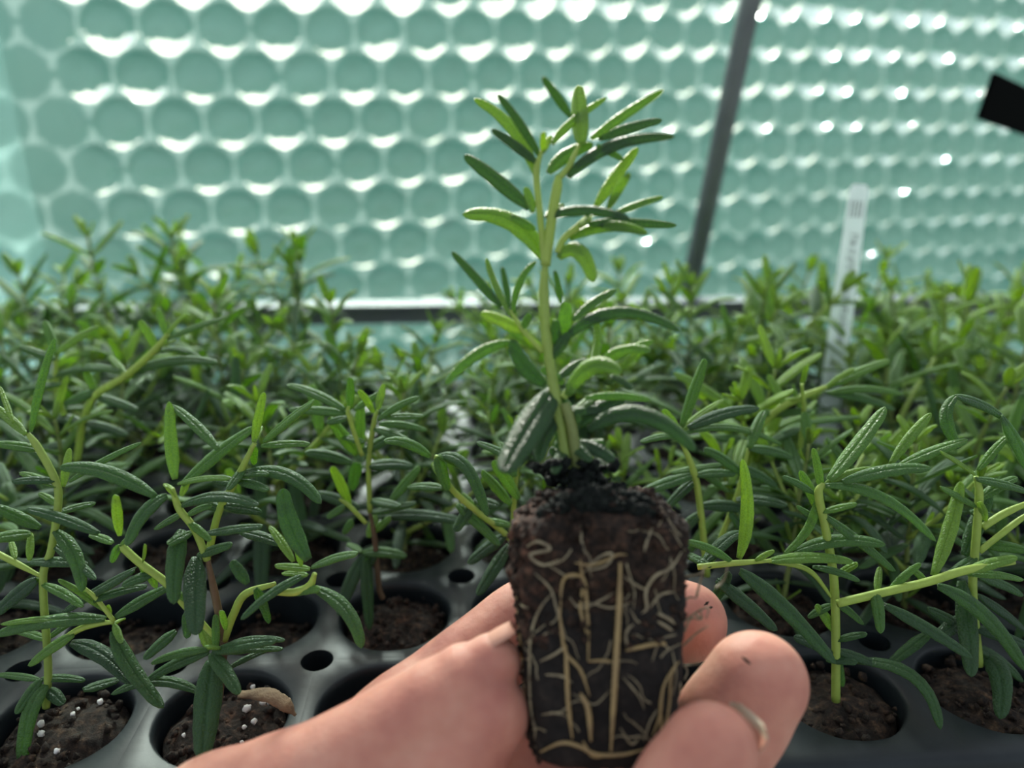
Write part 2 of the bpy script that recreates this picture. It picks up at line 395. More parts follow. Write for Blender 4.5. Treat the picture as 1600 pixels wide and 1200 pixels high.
# ------------------------------------------------------------------ leaves
TS = [0, .06, .14, .24, .36, .48, .60, .71, .80, .87, .93, .975, 1]
TOPS = [-1, -.72, -.38, -.12, 0, .12, .38, .72, 1]; LOWS = [.80, .35, 0, -.35, -.80]
def leaf(mb, a, c, b, w, up, age, rnd=None, curl=.38):
    """a base, c middle, b tip"""
    rnd = R.random() if rnd is None else rnd
    k = c * 2 - (a + b) * .5; vs = []; cols = []; nr = len(TOPS) + len(LOWS)
    wav = R.uniform(0, 6.28)
    for t in TS:
        p = a * (1 - t) ** 2 + k * 2 * t * (1 - t) + b * t * t
        tg = ((k - a) * (1 - t) + (b - k) * t)
        tg = tg.normalized() if tg.length > 1e-9 else (b - a).normalized()
        sd_ = tg.cross(up)
        sd_ = sd_.normalized() if sd_.length > 1e-4 else tg.orthogonal().normalized()
        nn = sd_.cross(tg)
        f = (1 - .60 * (1 - t / .38) ** 2) if t < .38 else 1 - .42 * ((t - .38) / .62) ** 1.8
        if t > .88: f *= math.sqrt(max(0, 1 - ((t - .88) / .12) ** 2)) * .97 + .03
        hw = w / 2 * f; th = max(.00020, .15 * hw)
        hw *= 1 + .03 * math.sin(t * 23 + wav)
        for s in TOPS:
            g = -.20 if s == 0 else (-.08 if abs(s) < .2 else 0)
            vs.append(p + sd_ * s * hw + nn * hw * (-curl * s * s + g)); cols.append((age, 0, rnd, 1))
        for s in LOWS:
            vs.append(p + sd_ * s * hw + nn * (hw * (-curl * s * s - (.28 if abs(s) > .6 else .05)) - th * (1.5 if s == 0 else 1))); cols.append((age, 1, rnd, 1))
    fs = []
    for i in range(len(TS) - 1):
        for j in range(nr):
            fs.append((i * nr + j, i * nr + (j + 1) % nr, (i + 1) * nr + (j + 1) % nr, (i + 1) * nr + j))
    fs.append(tuple(range(nr))[::-1]); o = (len(TS) - 1) * nr; fs.append(tuple(o + j for j in range(nr)))
    mb.add(vs, fs, cols=cols)

def px_shoot(data, depth, leaves, spread=.006, upb=.75, face=.55, wk=1.0):
    """leaves of one shoot, read off the photograph: base, tip, width (px), age, optional middle, optional tip depth shift (mm)"""
    for ln in data.strip().splitlines():
        q = [float(x) for x in ln.split()]
        bx, by, tx, ty, w, age = q[:6]; rest = q[6:]
        dt = R.uniform(-spread, spread); mx = my = None
        if len(rest) in (1, 3): dt = rest[-1] / 1000
        if len(rest) >= 2: mx, my = rest[:2]
        d0 = depth(by) + R.uniform(-.001, .001); d1 = depth(by) + dt
        a = P(bx, by, d0); b = P(tx, ty, d1)
        if mx is None: c = (a + b) / 2 + Vector((0, 0, 1)) * (b - a).length * R.uniform(.02, .08)
        else: c = P(mx, my, (d0 + d1) / 2)
        tocam = (CAM - c).normalized(); hz = b - a; 
        up = Vector((0, 0, 1)) * upb + tocam * face + Vector((R.uniform(-.35, .35), R.uniform(-.2, .2), 0))
        if abs(hz.normalized().z) > .8 and R.random() < .5: up = Vector((R.uniform(-.6, .6), 0, 0)) + tocam
        leaf(leaves, a, c, b, w * wk * (d0 + d1) / 2 / F, up, age)
def px_stem(mb, pts, depth, w, age=.15):
    pp = [P(x, y, depth(y)) for x, y in pts]
    r = [w * .9 * depth(y) / F / 2 for x, y in pts]; r[-1] *= .62
    c = age if isinstance(age, (list, tuple)) else None
    mb.tube(pp, r, 9, col=((age if c is None else c[0]), 0, 0, 1))
def lin(y0, d0, y1, d1): return lambda y: d0 + (d1 - d0) * (y - y0) / (y1 - y0)

# ------------------------------------------------------------------ soil plugs for the tray
def soil_plug_mesh(seed, mossy=0):
    rr = random.Random(seed); m = MB(); N = 40; off = Vector((seed * 3.1, seed, 0)); vs = []
    NR = 12
    for k in range(NR + 1):
        for q in range(N):
            a = 2 * math.pi * q / N; r = .0146 * k / NR
            n = noise.noise(Vector((math.cos(a) * r, math.sin(a) * r, 0)) * 170 + off) + .6 * noise.noise(Vector((math.cos(a) * r, math.sin(a) * r, 0)) * 520 + off)
            z = -.0035 + n * .0017 - .002 * (k / NR) ** 4 + .0015 * (1 - k / NR)
            vs.append((math.cos(a) * r, math.sin(a) * r, z))
    for z, r in ((-.010, .0140), (-.025, .0126), (-.044, .0106)):
        for q in range(N):
            a = 2 * math.pi * q / N; vs.append((math.cos(a) * r, math.sin(a) * r, z))
    fs = [(k * N + q, (k + 1) * N + q, (k + 1) * N + (q + 1) % N, k * N + (q + 1) % N) for k in range(NR + 3) for q in range(N)]
    fs.append(tuple((NR + 3) * N + q for q in range(N)))
    m.add(vs, fs)
    for _ in range(70):                                       # crumbs
        a = rr.uniform(0, 6.28); r = .0142 * math.sqrt(rr.random()); 
        m.blob((r * math.cos(a), r * math.sin(a), -.003 + rr.uniform(-.0008, .0010)), rr.uniform(.0004, .0014), 1, .35)
    return m
SOILS = []
for s in range(5):
    o = soil_plug_mesh(s + 1).build('soil_plug', M_SOIL if s != 3 else M_SOILRED); SOILS.append(o.data); bpy.data.objects.remove(o)

# ------------------------------------------------------------------ procedural seedlings
def seedling_meshes(seed, lush=1.0, pale=0):
    rr = random.Random(seed); st = MB(); lv = MB()
    def shoot(base, dirv, length, lsize, lowage):
        n = max(3, int(length / .0068)); pts = [base]; d = dirv.normalized(); p = base.copy()
        for k in range(n):
            d = (d + Vector((rr.uniform(-.12, .12), rr.uniform(-.12, .12), .10))).normalized(); p = p + d * length / n; pts.append(p.copy())
        st.tube(pts, [.0010, .0008, .0006], 7, n * 3, col=(lowage * .8, 0, 0, 1))
        ang = rr.uniform(0, 6.28)
        for k in range(1, n + 1):
            t = k / n; ang += math.pi / 2 + rr.uniform(-.25, .25); q = pts[k]; ax_ = (pts[k] - pts[k - 1]).normalized()
            L = lsize * (.75 + .5 * math.sin(math.pi * min(1, t * .8 + .15))) * rr.uniform(.8, 1.2) * (.75 if k == n else 1)
            el = (-.15 + 1.15 * t ** 2) + rr.uniform(-.2, .2)
            for s_ in (0, math.pi):
                if rr.random() < .06: continue
                h = Vector((math.cos(ang + s_), math.sin(ang + s_), 0)); h = (h - ax_ * h.dot(ax_)).normalized()
                dd = (h * math.cos(el) + ax_ * math.sin(el)).normalized(); tip = q + dd * L + Vector((0, 0, -L * rr.uniform(0, .22)))
                mid = q + dd * L * .5 + Vector((0, 0, L * rr.uniform(.01, .07)))
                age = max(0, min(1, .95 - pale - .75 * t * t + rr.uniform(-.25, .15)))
                leaf(lv, q, mid, tip, .0041 * rr.uniform(.8, 1.15) * (.75 + .25 * L / .02), ax_ + h * -.2 if el > .6 else Vector((0, 0, 1)) + h * .1, age, rr.random())
            if rr.random() < .45 and k < n:                      # small axillary pair
                for s_ in (0, math.pi):
                    h = Vector((math.cos(ang + s_ + .5), math.sin(ang + s_ + .5), 0)); tip = q + (h * .6 + ax_ * .8) * L * .35
                    leaf(lv, q, (q + tip) / 2, tip, .0018, ax_, .05, rr.random())
        for _ in range(3):                                       # growing tip
            a_ = rr.uniform(0, 6.28); tip = pts[-1] + (Vector((math.cos(a_), math.sin(a_), 0)) * .5 + ax_) * .006
            leaf(lv, pts[-1], (pts[-1] + tip) / 2, tip, .0016, Vector((math.cos(a_), math.sin(a_), .2)) * -1, .0, rr.random())
    H = rr.uniform(.050, .068) * lush
    b = Vector((0, 0, -.006)); d = Vector((rr.uniform(-.25, .25), rr.uniform(-.25, .25), 1))
    shoot(b, d, H, rr.uniform(.019, .024), .7)
    for _ in range(rr.choice((3, 4, 4, 5))):
        a_ = rr.uniform(0, 6.28); z = rr.uniform(.08, .55)
        bb = b + d.normalized() * H * z
        shoot(bb, Vector((math.cos(a_), math.sin(a_), rr.uniform(.5, 1.1))), H * rr.uniform(.35, .6), rr.uniform(.016, .021), .2)
    return st, lv
VAR = []
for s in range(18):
    st, lv = seedling_meshes(100 + s, 1.0 + .1 * (s % 3), .38 if s >= 12 else 0)  # last six variants: lighter leaf colour painting in the sun on the right
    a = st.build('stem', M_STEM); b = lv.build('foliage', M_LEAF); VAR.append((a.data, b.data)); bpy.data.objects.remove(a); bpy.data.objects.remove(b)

DEPTHWORD = ['front', 'second', 'third', 'fourth', 'fifth', 'sixth', 'back']
used_cells = {}
def seedling_root(i, j, label, group):
    e = empty('rosemary_seedling', T(i * TP, j * TP, TZ)); tag(e, label, 'seedling', group); return e
def put_soil(e, k):
    o = link('soil_plug', SOILS[k % 5], e); o.rotation_euler.z = R.uniform(0, 6); return o
ORD = ['first', 'second', 'third', 'fourth', 'fifth', 'sixth', 'seventh', 'eighth', 'ninth', 'tenth', 'eleventh', 'twelfth', 'thirteenth', 'fourteenth', 'fifteenth', 'sixteenth']
def visible_span(j):
    out = []
    for i in range(-8, 8):
        c = T(i * TP, j * TP, TZ + .03); v = CR.transposed() @ (c - CAM); x = 800 + F * v.x / -v.z
        if -70 < x < 1670: out.append(i)
    return out
HERO = {(-3, 0), (-2, 0), (2, 0), (3, 0), (-1, 1), (0, 1), (1, 1), (-3, 2), (2, 3)}
EMPTY = {(-1, 0), (0, 0), (1, 0), (-2, 1), (-2, 6), (-1, 6), (-1, 5), (-3, 1), (-2, 5)}
LOW = {(0, 4), (-1, 4), (0, 5), (0, 6), (1, 6), (0, 3), (-1, 3), (0, 2), (1, 2)}
rc = random.Random(5)
for j in range(7):
    span = visible_span(j)
    for k, i in enumerate(span):
        if (i, j) in HERO or (i, j) in EMPTY: continue
        lab = 'green seedling in the %s tray row, %s plug from the left edge of the picture' % (DEPTHWORD[j], ORD[k])
        e = seedling_root(i, j, lab, 'rosemary seedlings growing in the plug tray')
        a, b = VAR[12 + rc.randrange(6) if i >= 1 and j >= 2 and rc.random() < .75 else rc.randrange(12)]  # right-hand plants mostly take the variants with sunlight painted into their leaves
        link('stem', a, e); link('foliage', b, e)
        sc = rc.uniform(.88, 1.12) * (.72 if (i, j) in LOW else 1) * (1.0 if j < 3 else 1.05)
        if j == 0: sc *= .85
        if j >= 5 and i <= -3: sc *= 1.10
        v_ = CR.transposed() @ (T(i * TP, j * TP, TZ) - CAM); px_ = 800 - F * v_.x / v_.z
        if 2 <= j <= 5 and 1240 < px_ < 1370 and -v_.z < .36: sc *= .62          # shorter seedlings around the label
        put_soil(e, rc.randrange(5)) 
        for ch in e.children:
            if ch.name.startswith(('stem', 'foliage')):
                ch.scale = (sc,) * 3; 
        rz = rc.uniform(0, 6.28); tx = rc.uniform(-.15, .15); ty = rc.uniform(-.15, .15)
        for ch in e.children:
            if ch.name.startswith(('stem', 'foliage')): ch.rotation_euler = (tx, ty, rz)
for (i, j) in [(-3, 1), (-2, 1)]:
    pass

def hero_plant(i, j, label, stems, shoots, soil=0, moss=False, perlite=0, dry=False):
    e = seedling_root(i, j, label, 'rosemary seedlings growing in the plug tray'); base = e.location.copy()
    st = MB(); lv = MB()
    for pts, dep, w, age in stems: px_stem(st, pts, dep, w, age)
    for data, dep in shoots: px_shoot(data, dep, lv)
    st.build('stem', M_STEM, e, True, base); lv.build('foliage', M_LEAF, e, True, base)
    put_soil(e, soil)
    rr = random.Random(i * 7 + j)
    for _ in range(perlite):
        a = rr.uniform(0, 6.28); r = rr.uniform(.004, .0125); g = MB(); g.blob((0, 0, 0), rr.uniform(.0004, .0010), 2, .25)
        link('perlite_grain', g.build('tmp', M_PERLITE).data, e, (r * math.cos(a), r * math.sin(a), -.0017)); bpy.data.objects.remove(bpy.data.objects['tmp'])
    return e

dA = lin(1100, .192, 560, .168); dB = lin(1100, .190, 620, .168); dE = lin(930, .234, 600, .212)
dF = lin(860, .215, 710, .200); dG = lin(1100, .196, 640, .176); dI = lin(1100, .200, 620, .182)
dJ = lin(900, .222, 560, .205); dK = lin(700, .25, 560, .235); dL = lin(640, .245, 480, .23)
def sh(d, k): return lambda y: d(y) + k

hero_plant(-3, 0, 'bright seedling in the bottom left plug, its thick pale stem bare below the leaves',
 [([(72, 1105), (75, 1040), (67, 907), (80, 859), (91, 784), (85, 747), (59, 699), (43, 677)], dA, 13, .25),
  ([(-10, 862), (25, 880), (63, 900)], dA, 11, .05),
  ([(76, 1020), (117, 987), (150, 975), (178, 972)], sh(dA, -.004), 11, .05),
  ([(178, 970), (150, 935), (128, 915)], sh(dA, -.004), 8, .1)],
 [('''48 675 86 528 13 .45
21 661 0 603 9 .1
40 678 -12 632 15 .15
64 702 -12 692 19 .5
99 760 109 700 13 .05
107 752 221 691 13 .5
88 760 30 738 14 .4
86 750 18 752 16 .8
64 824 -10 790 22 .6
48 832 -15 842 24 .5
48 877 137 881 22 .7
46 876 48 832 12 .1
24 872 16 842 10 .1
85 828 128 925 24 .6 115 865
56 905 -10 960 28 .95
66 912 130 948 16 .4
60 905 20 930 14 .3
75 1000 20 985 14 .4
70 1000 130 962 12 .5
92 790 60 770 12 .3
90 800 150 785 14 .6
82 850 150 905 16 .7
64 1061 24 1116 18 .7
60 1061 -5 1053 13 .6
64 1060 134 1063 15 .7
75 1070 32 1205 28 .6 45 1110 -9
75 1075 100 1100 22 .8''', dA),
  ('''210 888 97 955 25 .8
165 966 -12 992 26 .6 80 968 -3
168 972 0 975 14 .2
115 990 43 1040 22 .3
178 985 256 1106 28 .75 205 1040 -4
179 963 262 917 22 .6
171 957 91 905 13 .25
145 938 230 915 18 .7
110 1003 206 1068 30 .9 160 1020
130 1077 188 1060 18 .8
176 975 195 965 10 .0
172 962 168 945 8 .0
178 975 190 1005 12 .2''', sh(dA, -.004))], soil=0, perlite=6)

hB = hero_plant(-2, 0, 'branching glossy seedling with a reddish brown stem in the front plug beside the hand',
 [([(342, 1095), (347, 1040), (350, 1003), (337, 935), (324, 872)], dB, 14, .92),
  ([(324, 875), (304, 827), (280, 795), (269, 763)], dB, 13, .12),
  ([(187, 851), (219, 880), (261, 912), (291, 947), (340, 1000)], sh(dB, -.002), 14, .1),
  ([(350, 1000), (365, 960), (384, 928), (430, 912)], dB, 14, .15),
  ([(430, 924), (462, 925), (484, 915), (492, 896)], sh(dB, -.008), 14, .0),
  ([(325, 868), (342, 800), (368, 752), (398, 692)], sh(dB, .006), 13, .1)],
 [('''273 749 264 627 21 .25 266 690 2
341 702 268 632 18 .55
283 757 395 667 25 .45 340 705
277 755 360 747 13 .3
283 789 405 789 25 .75 340 772 -4
261 773 197 853 27 .7 222 800 -6
243 775 92 730 27 .6 165 735 -2
285 827 272 944 29 .75 275 875 -10
307 869 307 992 35 .85 305 925 -12
320 832 411 821 20 .75
307 867 362 850 20 .7
285 800 240 826 16 .6
290 805 330 790 16 .5
275 775 262 760 12 .0
283 775 296 745 12 .0
270 765 256 755 10 .0
291 957 291 998 20 .8
295 815 330 845 14 .4
300 830 262 850 18 .6''', dB),
 ('''187 838 180 774 16 .05
176 848 139 835 15 .4
155 833 40 794 21 .75
188 850 215 832 12 .3
188 852 175 880 14 .5
219 880 245 920 14 .3
222 878 225 850 10 .1
240 895 190 915 20 .7
275 985 224 1030 19 .7
261 912 292 940 12 .3''', sh(dB, -.003)),
 ('''330 1030 315 1186 44 .8 322 1100 -12
329 1020 374 1085 25 .7 350 1045 -6
331 1018 432 1000 23 .7
335 1020 443 1013 15 .7
326 1018 228 1063 21 .75
326 1015 235 1037 15 .6
315 1083 173 1085 19 .75 245 1062
336 1017 336 960 15 .5
328 1016 312 975 17 .1
360 1003 445 1000 14 .8
345 1010 322 1010 14 .3
352 985 345 955 12 .3
355 1045 420 1015 10 .8''', sh(dB, -.005)),
 ('''480 896 376 968 17 .7 425 925 -6
388 912 362 876 20 .8
482 875 443 763 31 .7 452 815
459 877 421 821 15 .1
485 888 429 883 15 .15
486 885 559 864 21 .55 522 869
488 917 565 1013 25 .6 540 950 -6
450 925 500 920 18 .4
470 885 462 858 12 .2
480 898 440 895 12 .2
400 920 420 975 16 .8''', sh(dB, -.007)),
 ('''397 693 413 613 15 .1
410 688 490 625 26 .45 452 650
408 696 485 693 15 .45
384 736 502 787 26 .65 450 740 -2
372 745 420 740 13 .6
395 698 397 727 15 .4
380 730 355 765 18 .6
365 755 330 745 20 .7
370 750 420 765 18 .6
398 690 410 665 10 .0
350 790 410 800 20 .8
345 795 300 780 18 .7
375 830 440 850 20 .8''', sh(dB, .006))], soil=3, perlite=14)
g = MB(); q = [P(375, 1085, .186), P(415, 1085, .184), P(445, 1100, .183), P(462, 1118, .183)]; up = Vector((0, 0, 1))
for a_ in range(2):
    g.tube(q, [.0012, .0022, .0020, .0004], 10, 24, flat=.35, rough=.12)
part(g, 'dried_leaf', M_DRY, hB, hB.location.copy())

hero_plant(-1, 1, 'upright seedling on a mossy round plug left of the thumb tip',
 [([(598, 935), (592, 915), (586, 846), (578, 800)], dE, 10, .9),
  ([(578, 800), (576, 723), (584, 662), (590, 640)], dE, 9, .2),
  ([(572, 818), (545, 790), (530, 780)], sh(dE, -.003), 8, .1),
  ([(566, 712), (545, 650), (545, 635)], sh(dE, -.003), 8, .1)],
 [('''563 711 565 625 18 .35
559 711 514 652 21 .35
551 723 476 707 21 .7
565 707 633 674 20 .65
547 789 518 729 17 .1
559 723 551 768 21 .7
576 727 646 727 25 .75
608 782 655 728 22 .5
590 806 738 817 24 .85 660 802
539 789 510 809 15 .5
551 813 535 834 15 .5
565 862 636 869 21 .6
565 862 543 848 14 .4
567 868 528 962 26 .9 545 910 -4
572 868 578 985 20 .8
578 780 625 790 20 .7
562 795 490 770 20 .8
580 800 650 785 18 .7
590 860 560 900 18 .9
584 830 610 808 16 .3
575 840 590 800 16 .2''', dE),
 ('''545 640 547 590 16 .5
553 640 598 611 14 .45
539 640 448 600 18 .5
540 645 450 640 18 .5
596 652 662 650 14 .5
592 662 668 672 15 .5
590 655 655 620 15 .5
545 650 510 660 16 .6
590 640 600 600 13 .1
584 670 640 690 15 .6
584 645 560 610 12 .1
570 690 530 680 15 .5''', sh(dE, -.002))], soil=3)

hero_plant(0, 1, 'seedling behind the left side of the raised root ball, with a long arching side shoot',
 [([(835, 900), (810, 860), (788, 833), (747, 801), (706, 764), (684, 725), (682, 712)], dF, 11, .1), ([(800, 850), (805, 760), (812, 700)], sh(dF, .004), 9, .2)],
 [('''682 715 700 768 19 .5
684 712 763 808 25 .7 728 725
686 711 743 740 15 .4
673 713 600 689 20 .5 635 690
692 762 636 760 19 .55
714 787 782 852 22 .5
800 788 753 735 22 .35
735 790 710 830 20 .8
790 835 730 880 24 .9
795 850 745 930 24 .85
812 780 770 720 20 .4
805 745 780 690 18 .5
812 700 820 650 16 .2
760 812 800 820 16 .4
690 745 675 722 12 .1
747 800 722 770 12 .3
810 720 745 690 18 .6
780 790 740 780 22 .8''', dF)], soil=1)

hero_plant(2, 0, 'bright bumpy-leaved seedling in the front plug just right of the fingertips',
 [([(1306, 1095), (1306, 1003), (1303, 907), (1290, 827), (1279, 773), (1287, 755)], dG, 15, .1),
  ([(1090, 886), (1146, 880), (1205, 876)], sh(dG, -.004), 11, .03),
  ([(1205, 876), (1263, 891), (1301, 935)], dG, 9, .05),
  ([(1308, 943), (1370, 928), (1450, 909), (1509, 891), (1585, 878)], sh(dG, -.004), 15, .03)],
 [('''1295 749 1383 635 27 .4 1343 688
1290 755 1364 731 13 .1
1317 752 1455 731 25 .55 1390 732
1274 771 1223 744 15 .6
1290 758 1463 846 21 .5 1380 775 -4
1277 779 1225 865 15 .4 1262 825
1290 805 1400 892 23 .6
1239 862 1384 851 25 .55 1310 842 -4
1285 800 1339 787 13 .3
1290 815 1250 735 18 .3
1283 770 1270 700 14 .3
1303 830 1245 790 16 .5
1305 900 1340 880 14 .2
1305 940 1350 975 16 .6
1300 945 1262 965 14 .6
1306 1000 1355 990 14 .7
1306 990 1275 945 16 .2
1306 1024 1317 1074 15 .6
1338 1032 1470 1140 25 .7 1430 1055 -9
1290 1030 1340 1035 16 .8
1302 1020 1240 995 22 .9
1306 1015 1375 1040 18 .9''', dG),
 ('''1154 873 1160 717 21 .1 1168 800
1200 876 1334 877 21 .25
1157 891 1307 1037 31 .8 1225 945 -3
1095 885 1158 830 24 .8 1130 845
1269 885 1344 908 13 .6
1112 885 1060 860 16 .6
1146 878 1070 845 16 .5
1180 876 1210 860 10 .1
1458 899 1501 752 23 .1 1485 820
1466 915 1605 1050 27 .7 1540 960
1367 925 1376 990 19 .5 1372 950 -5
1381 944 1520 1028 23 .8
1386 928 1439 880 13 .4
1370 925 1375 885 12 .1
1509 893 1590 870 20 .2
1511 896 1600 905 18 .4
1450 912 1420 885 12 .3
1120 905 1215 985 26 .9
1140 895 1110 950 20 .9''', sh(dG, -.004))], soil=2)

hero_plant(3, 0, 'seedling in the rightmost front plug, with a silvery leaf drooping over the soil',
 [([(1530, 1040), (1520, 920), (1525, 843), (1530, 773), (1525, 745)], dI, 14, .15), ([(1535, 824), (1570, 802), (1615, 782)], dI, 13, .05), ([(1530, 862), (1583, 820), (1610, 800)], dI, 11, .05)],
 [('''1391 725 1455 645 17 .2
1407 725 1512 686 23 .4
1525 741 1470 705 13 .1
1527 735 1575 680 16 .4
1567 650 1612 740 27 .7 1592 690
1500 700 1495 617 20 .6 1478 650
1495 618 1570 652 24 .7
1525 747 1610 768 21 .6
1507 868 1547 768 25 .7
1517 800 1555 805 17 .7
1503 907 1518 1058 31 .85 1514 980 -8
1455 987 1389 1038 19 .7
1530 1026 1562 1124 33 .8 1562 1050 -8
1530 930 1605 985 24 .9
1530 900 1600 930 20 .7
1525 870 1480 900 20 .7
1528 790 1470 760 20 .4
1530 780 1590 745 18 .5
1535 850 1605 860 20 .5
1520 960 1460 1000 24 .9
1520 980 1610 1010 22 .9
1522 990 1450 950 20 .8
1525 1010 1600 1065 22 .8
1540 815 1530 785 12 .1''', dI)], soil=2)

hero_plant(1, 1, 'seedling fanning out pale upright leaves right behind the root ball top',
 [([(1105, 900), (1095, 800), (1085, 740), (1060, 678)], dJ, 12, .1), ([(1110, 880), (1150, 780), (1170, 700)], sh(dJ, .004), 10, .1)],
 [('''1063 667 1101 560 23 .45
1063 672 1131 624 13 .1
1071 675 1222 694 17 .5 1146 666
1075 668 1187 637 23 .8
1050 738 1133 725 14 .5
1095 738 1140 768 17 .5
1060 678 1035 640 15 .2
1058 680 1000 690 15 .5
1085 740 1000 770 22 .6
1090 745 1035 800 20 .8
1088 742 1150 740 18 .6
1095 790 1180 800 22 .8
1095 800 1040 850 20 .8
1170 700 1195 640 18 .4
1170 700 1240 715 20 .6
1160 730 1215 760 20 .7
1160 740 1100 700 20 .6
1065 678 1080 640 10 .0
1150 780 1230 790 20 .8
1140 800 1180 850 20 .8''', dJ)], soil=1)

hero_plant(-3, 2, 'seedling leaning right with a bright yellow-green shoot, mid-left of the tray',
 [([(120, 720), (130, 660), (149, 618), (197, 587), (245, 544), (262, 522)], dL, 13, .03), ([(125, 700), (90, 620), (88, 552)], sh(dL, .004), 10, .1)],
 [('''262 528 350 496 15 .5
241 552 332 577 14 .6 285 545
192 587 341 566 21 .65 262 562
188 579 74 590 19 .6 130 572
258 522 245 482 12 .3
149 609 100 631 20 .6
260 522 289 491 9 .1
88 552 155 509 14 .2
245 545 218 500 15 .2
150 618 215 640 18 .7
88 560 30 540 18 .6
95 600 20 610 18 .6
197 587 170 555 13 .2
150 615 130 570 14 .3
90 556 70 500 15 .4
130 660 70 650 20 .8
132 660 200 680 20 .8
125 690 60 700 20 .8
240 548 275 530 9 .0''', dL)], soil=1)

hero_plant(2, 3, 'seedling with a long pale stem leaning right before the white label',
 [([(1160, 760), (1175, 690), (1210, 645), (1250, 622), (1292, 604)], dK, 13, .03), ([(1250, 700), (1256, 650), (1253, 600)], sh(dK, -.01), 9, .1)],
 [('''1290 605 1391 562 19 .25
1295 613 1413 616 15 .4
1290 612 1400 640 18 .6
1215 645 1130 640 18 .5
1210 648 1270 640 18 .6
1256 660 1345 650 15 .4
1255 668 1190 700 16 .6
1253 640 1240 600 12 .3
1256 650 1275 625 10 .1
1180 690 1100 680 20 .6
1180 690 1250 720 20 .7
1225 632 1200 585 14 .2
1290 605 1335 575 10 .1
1253 605 1262 570 10 .1''', dK)], soil=1)
# plugs left bare (only soil shows) and the empty cell beside the hand
for (i, j) in ((-3, 1), (-2, 1)):
    e = empty('root_plug', T(i * TP, j * TP, TZ - .006)); tag(e, 'dark bare soil plug in the %s' % ('second row between the two front left seedlings' if i == -3 else 'second row left of the mossy plug'), 'soil plug'); put_soil(e, 4)

# ------------------------------------------------------------------ white plant label
lb, lt = P(1289, 690, .352), P(1344, 288, .326); lax = (lt - lb); LL = lax.length; lax.normalize()
lw = (CR @ Vector((1, 0, 0))); lw = (lw - lax * lw.dot(lax)).normalized(); ln_ = lax.cross(lw) ; ln_ = ln_ if ln_.dot(CAM - lb) > 0 else -ln_
ML = Matrix(((lw.x, lax.x, ln_.x, lb.x), (lw.y, lax.y, ln_.y, lb.y), (lw.z, lax.z, ln_.z, lb.z), (0, 0, 0, 1)))
root = tag(empty('plant_label', lb), 'white plastic plant label with faded grey writing, stuck in the tray', 'label')
m = MB(); hw = .0052; out = [(-.0012, -.012), (-hw * .9, 0), (-hw * .95, LL * .5), (-hw * .75, LL - .002), (-hw * .5, LL), (hw * .5, LL), (hw * .75, LL - .002), (hw * .95, LL * .5), (hw * .9, 0), (.0012, -.012)]
vs = [ML @ Vector((x, y, 0)) for x, y in out] + [ML @ Vector((x, y, -.0008)) for x, y in out]; n = len(out)
m.add(vs, [tuple(range(n))[::-1], tuple(range(n, 2 * n))] + [(q, (q + 1) % n, n + (q + 1) % n, n + q) for q in range(n)]); part(m, 'label_strip', M_LABEL, root, lb, False)
m = MB(); rl = random.Random(3)
def stroke(pts, r=.00026): m.tube([ML @ Vector((x, y, .0001)) for x, y in pts], r, 4, len(pts) * 2, flat=.5)
for k in range(4): stroke([(-.0026 + k * .0015, LL * .88), (-.0024 + k * .0015, LL * .94)], .00022)
y = LL * .40
while y < LL * .82:
    L = rl.uniform(.0018, .0026); x0 = rl.uniform(-.0012, -.0006) + (LL * .8 - y) * -.0; kind = rl.randrange(4); h = .0030
    if kind == 0: stroke([(x0 + h, y), (x0, y + L * .2), (x0 + h, y + L * .5), (x0, y + L)])
    elif kind == 1: stroke([(x0, y), (x0 + h, y)]); stroke([(x0 + h, y), (x0 + h * .9, y + L * .8), (x0 + h * .5, y + L * .7), (x0, y + L)])
    elif kind == 2: stroke([(x0, y), (x0 + h, y + L * .4), (x0, y + L * .8)]); stroke([(x0 + h * .4, y + .0003), (x0 + h * .4, y + L * .7)])
    else: stroke([(x0 + h, y), (x0, y + .0001), (x0, y + L * .7)]); stroke([(x0 + h * .5, y), (x0 + h * .5, y + L * .5)])
    y += L * 1.25
y = .022
while y < LL * .36:
    L = rl.uniform(.0014, .002); stroke([(-.003, y), (-.0005, y + L * .3), (-.003, y + L * .7), (-.0008, y + L)], .00012); y += L * 1.3
part(m, 'handwriting', M_INK, root, lb)

# ------------------------------------------------------------------ the seedling held up in the hand
PC_T, PC_B = P(929, 778, .1535), P(940, 1172, .1475)       # axis of the plug
pax = (PC_T - PC_B); PL = pax.length; pax.normalize()
pw = CR @ Vector((1, 0, 0)); pw = (pw - pax * pw.dot(pax)).normalized(); pd = pax.cross(pw)     # pd: away from or towards the camera
if pd.dot(CAM - PC_B) < 0: pd = -pd
held = tag(empty('rosemary_plug_plant', PC_B), 'rosemary plug plant held up between thumb and fingers, roots showing', 'seedling')
def plug_surface(h, a, extra=0):                           # h 0..1 from the bottom
    hw = .0132 + (.0168 - .0132) * min(1, h * 1.08) ** .8
    n = 3.6; ca, sa = math.cos(a), math.sin(a)
    r = hw / ((abs(ca) ** n + abs(sa) ** n) ** (1 / n)); r = min(r, hw * 1.16)
    if h < .05: r *= 1 - .18 * (1 - h / .05) ** 2
    if h > .82: r *= 1 - .34 * ((h - .82) / .18) ** 2.2
    return PC_B + pax * h * PL + pw * (r + extra) * ca + pd * (r + extra) * sa * .88
m = MB(); NA, NH = 140, 110; vs = []
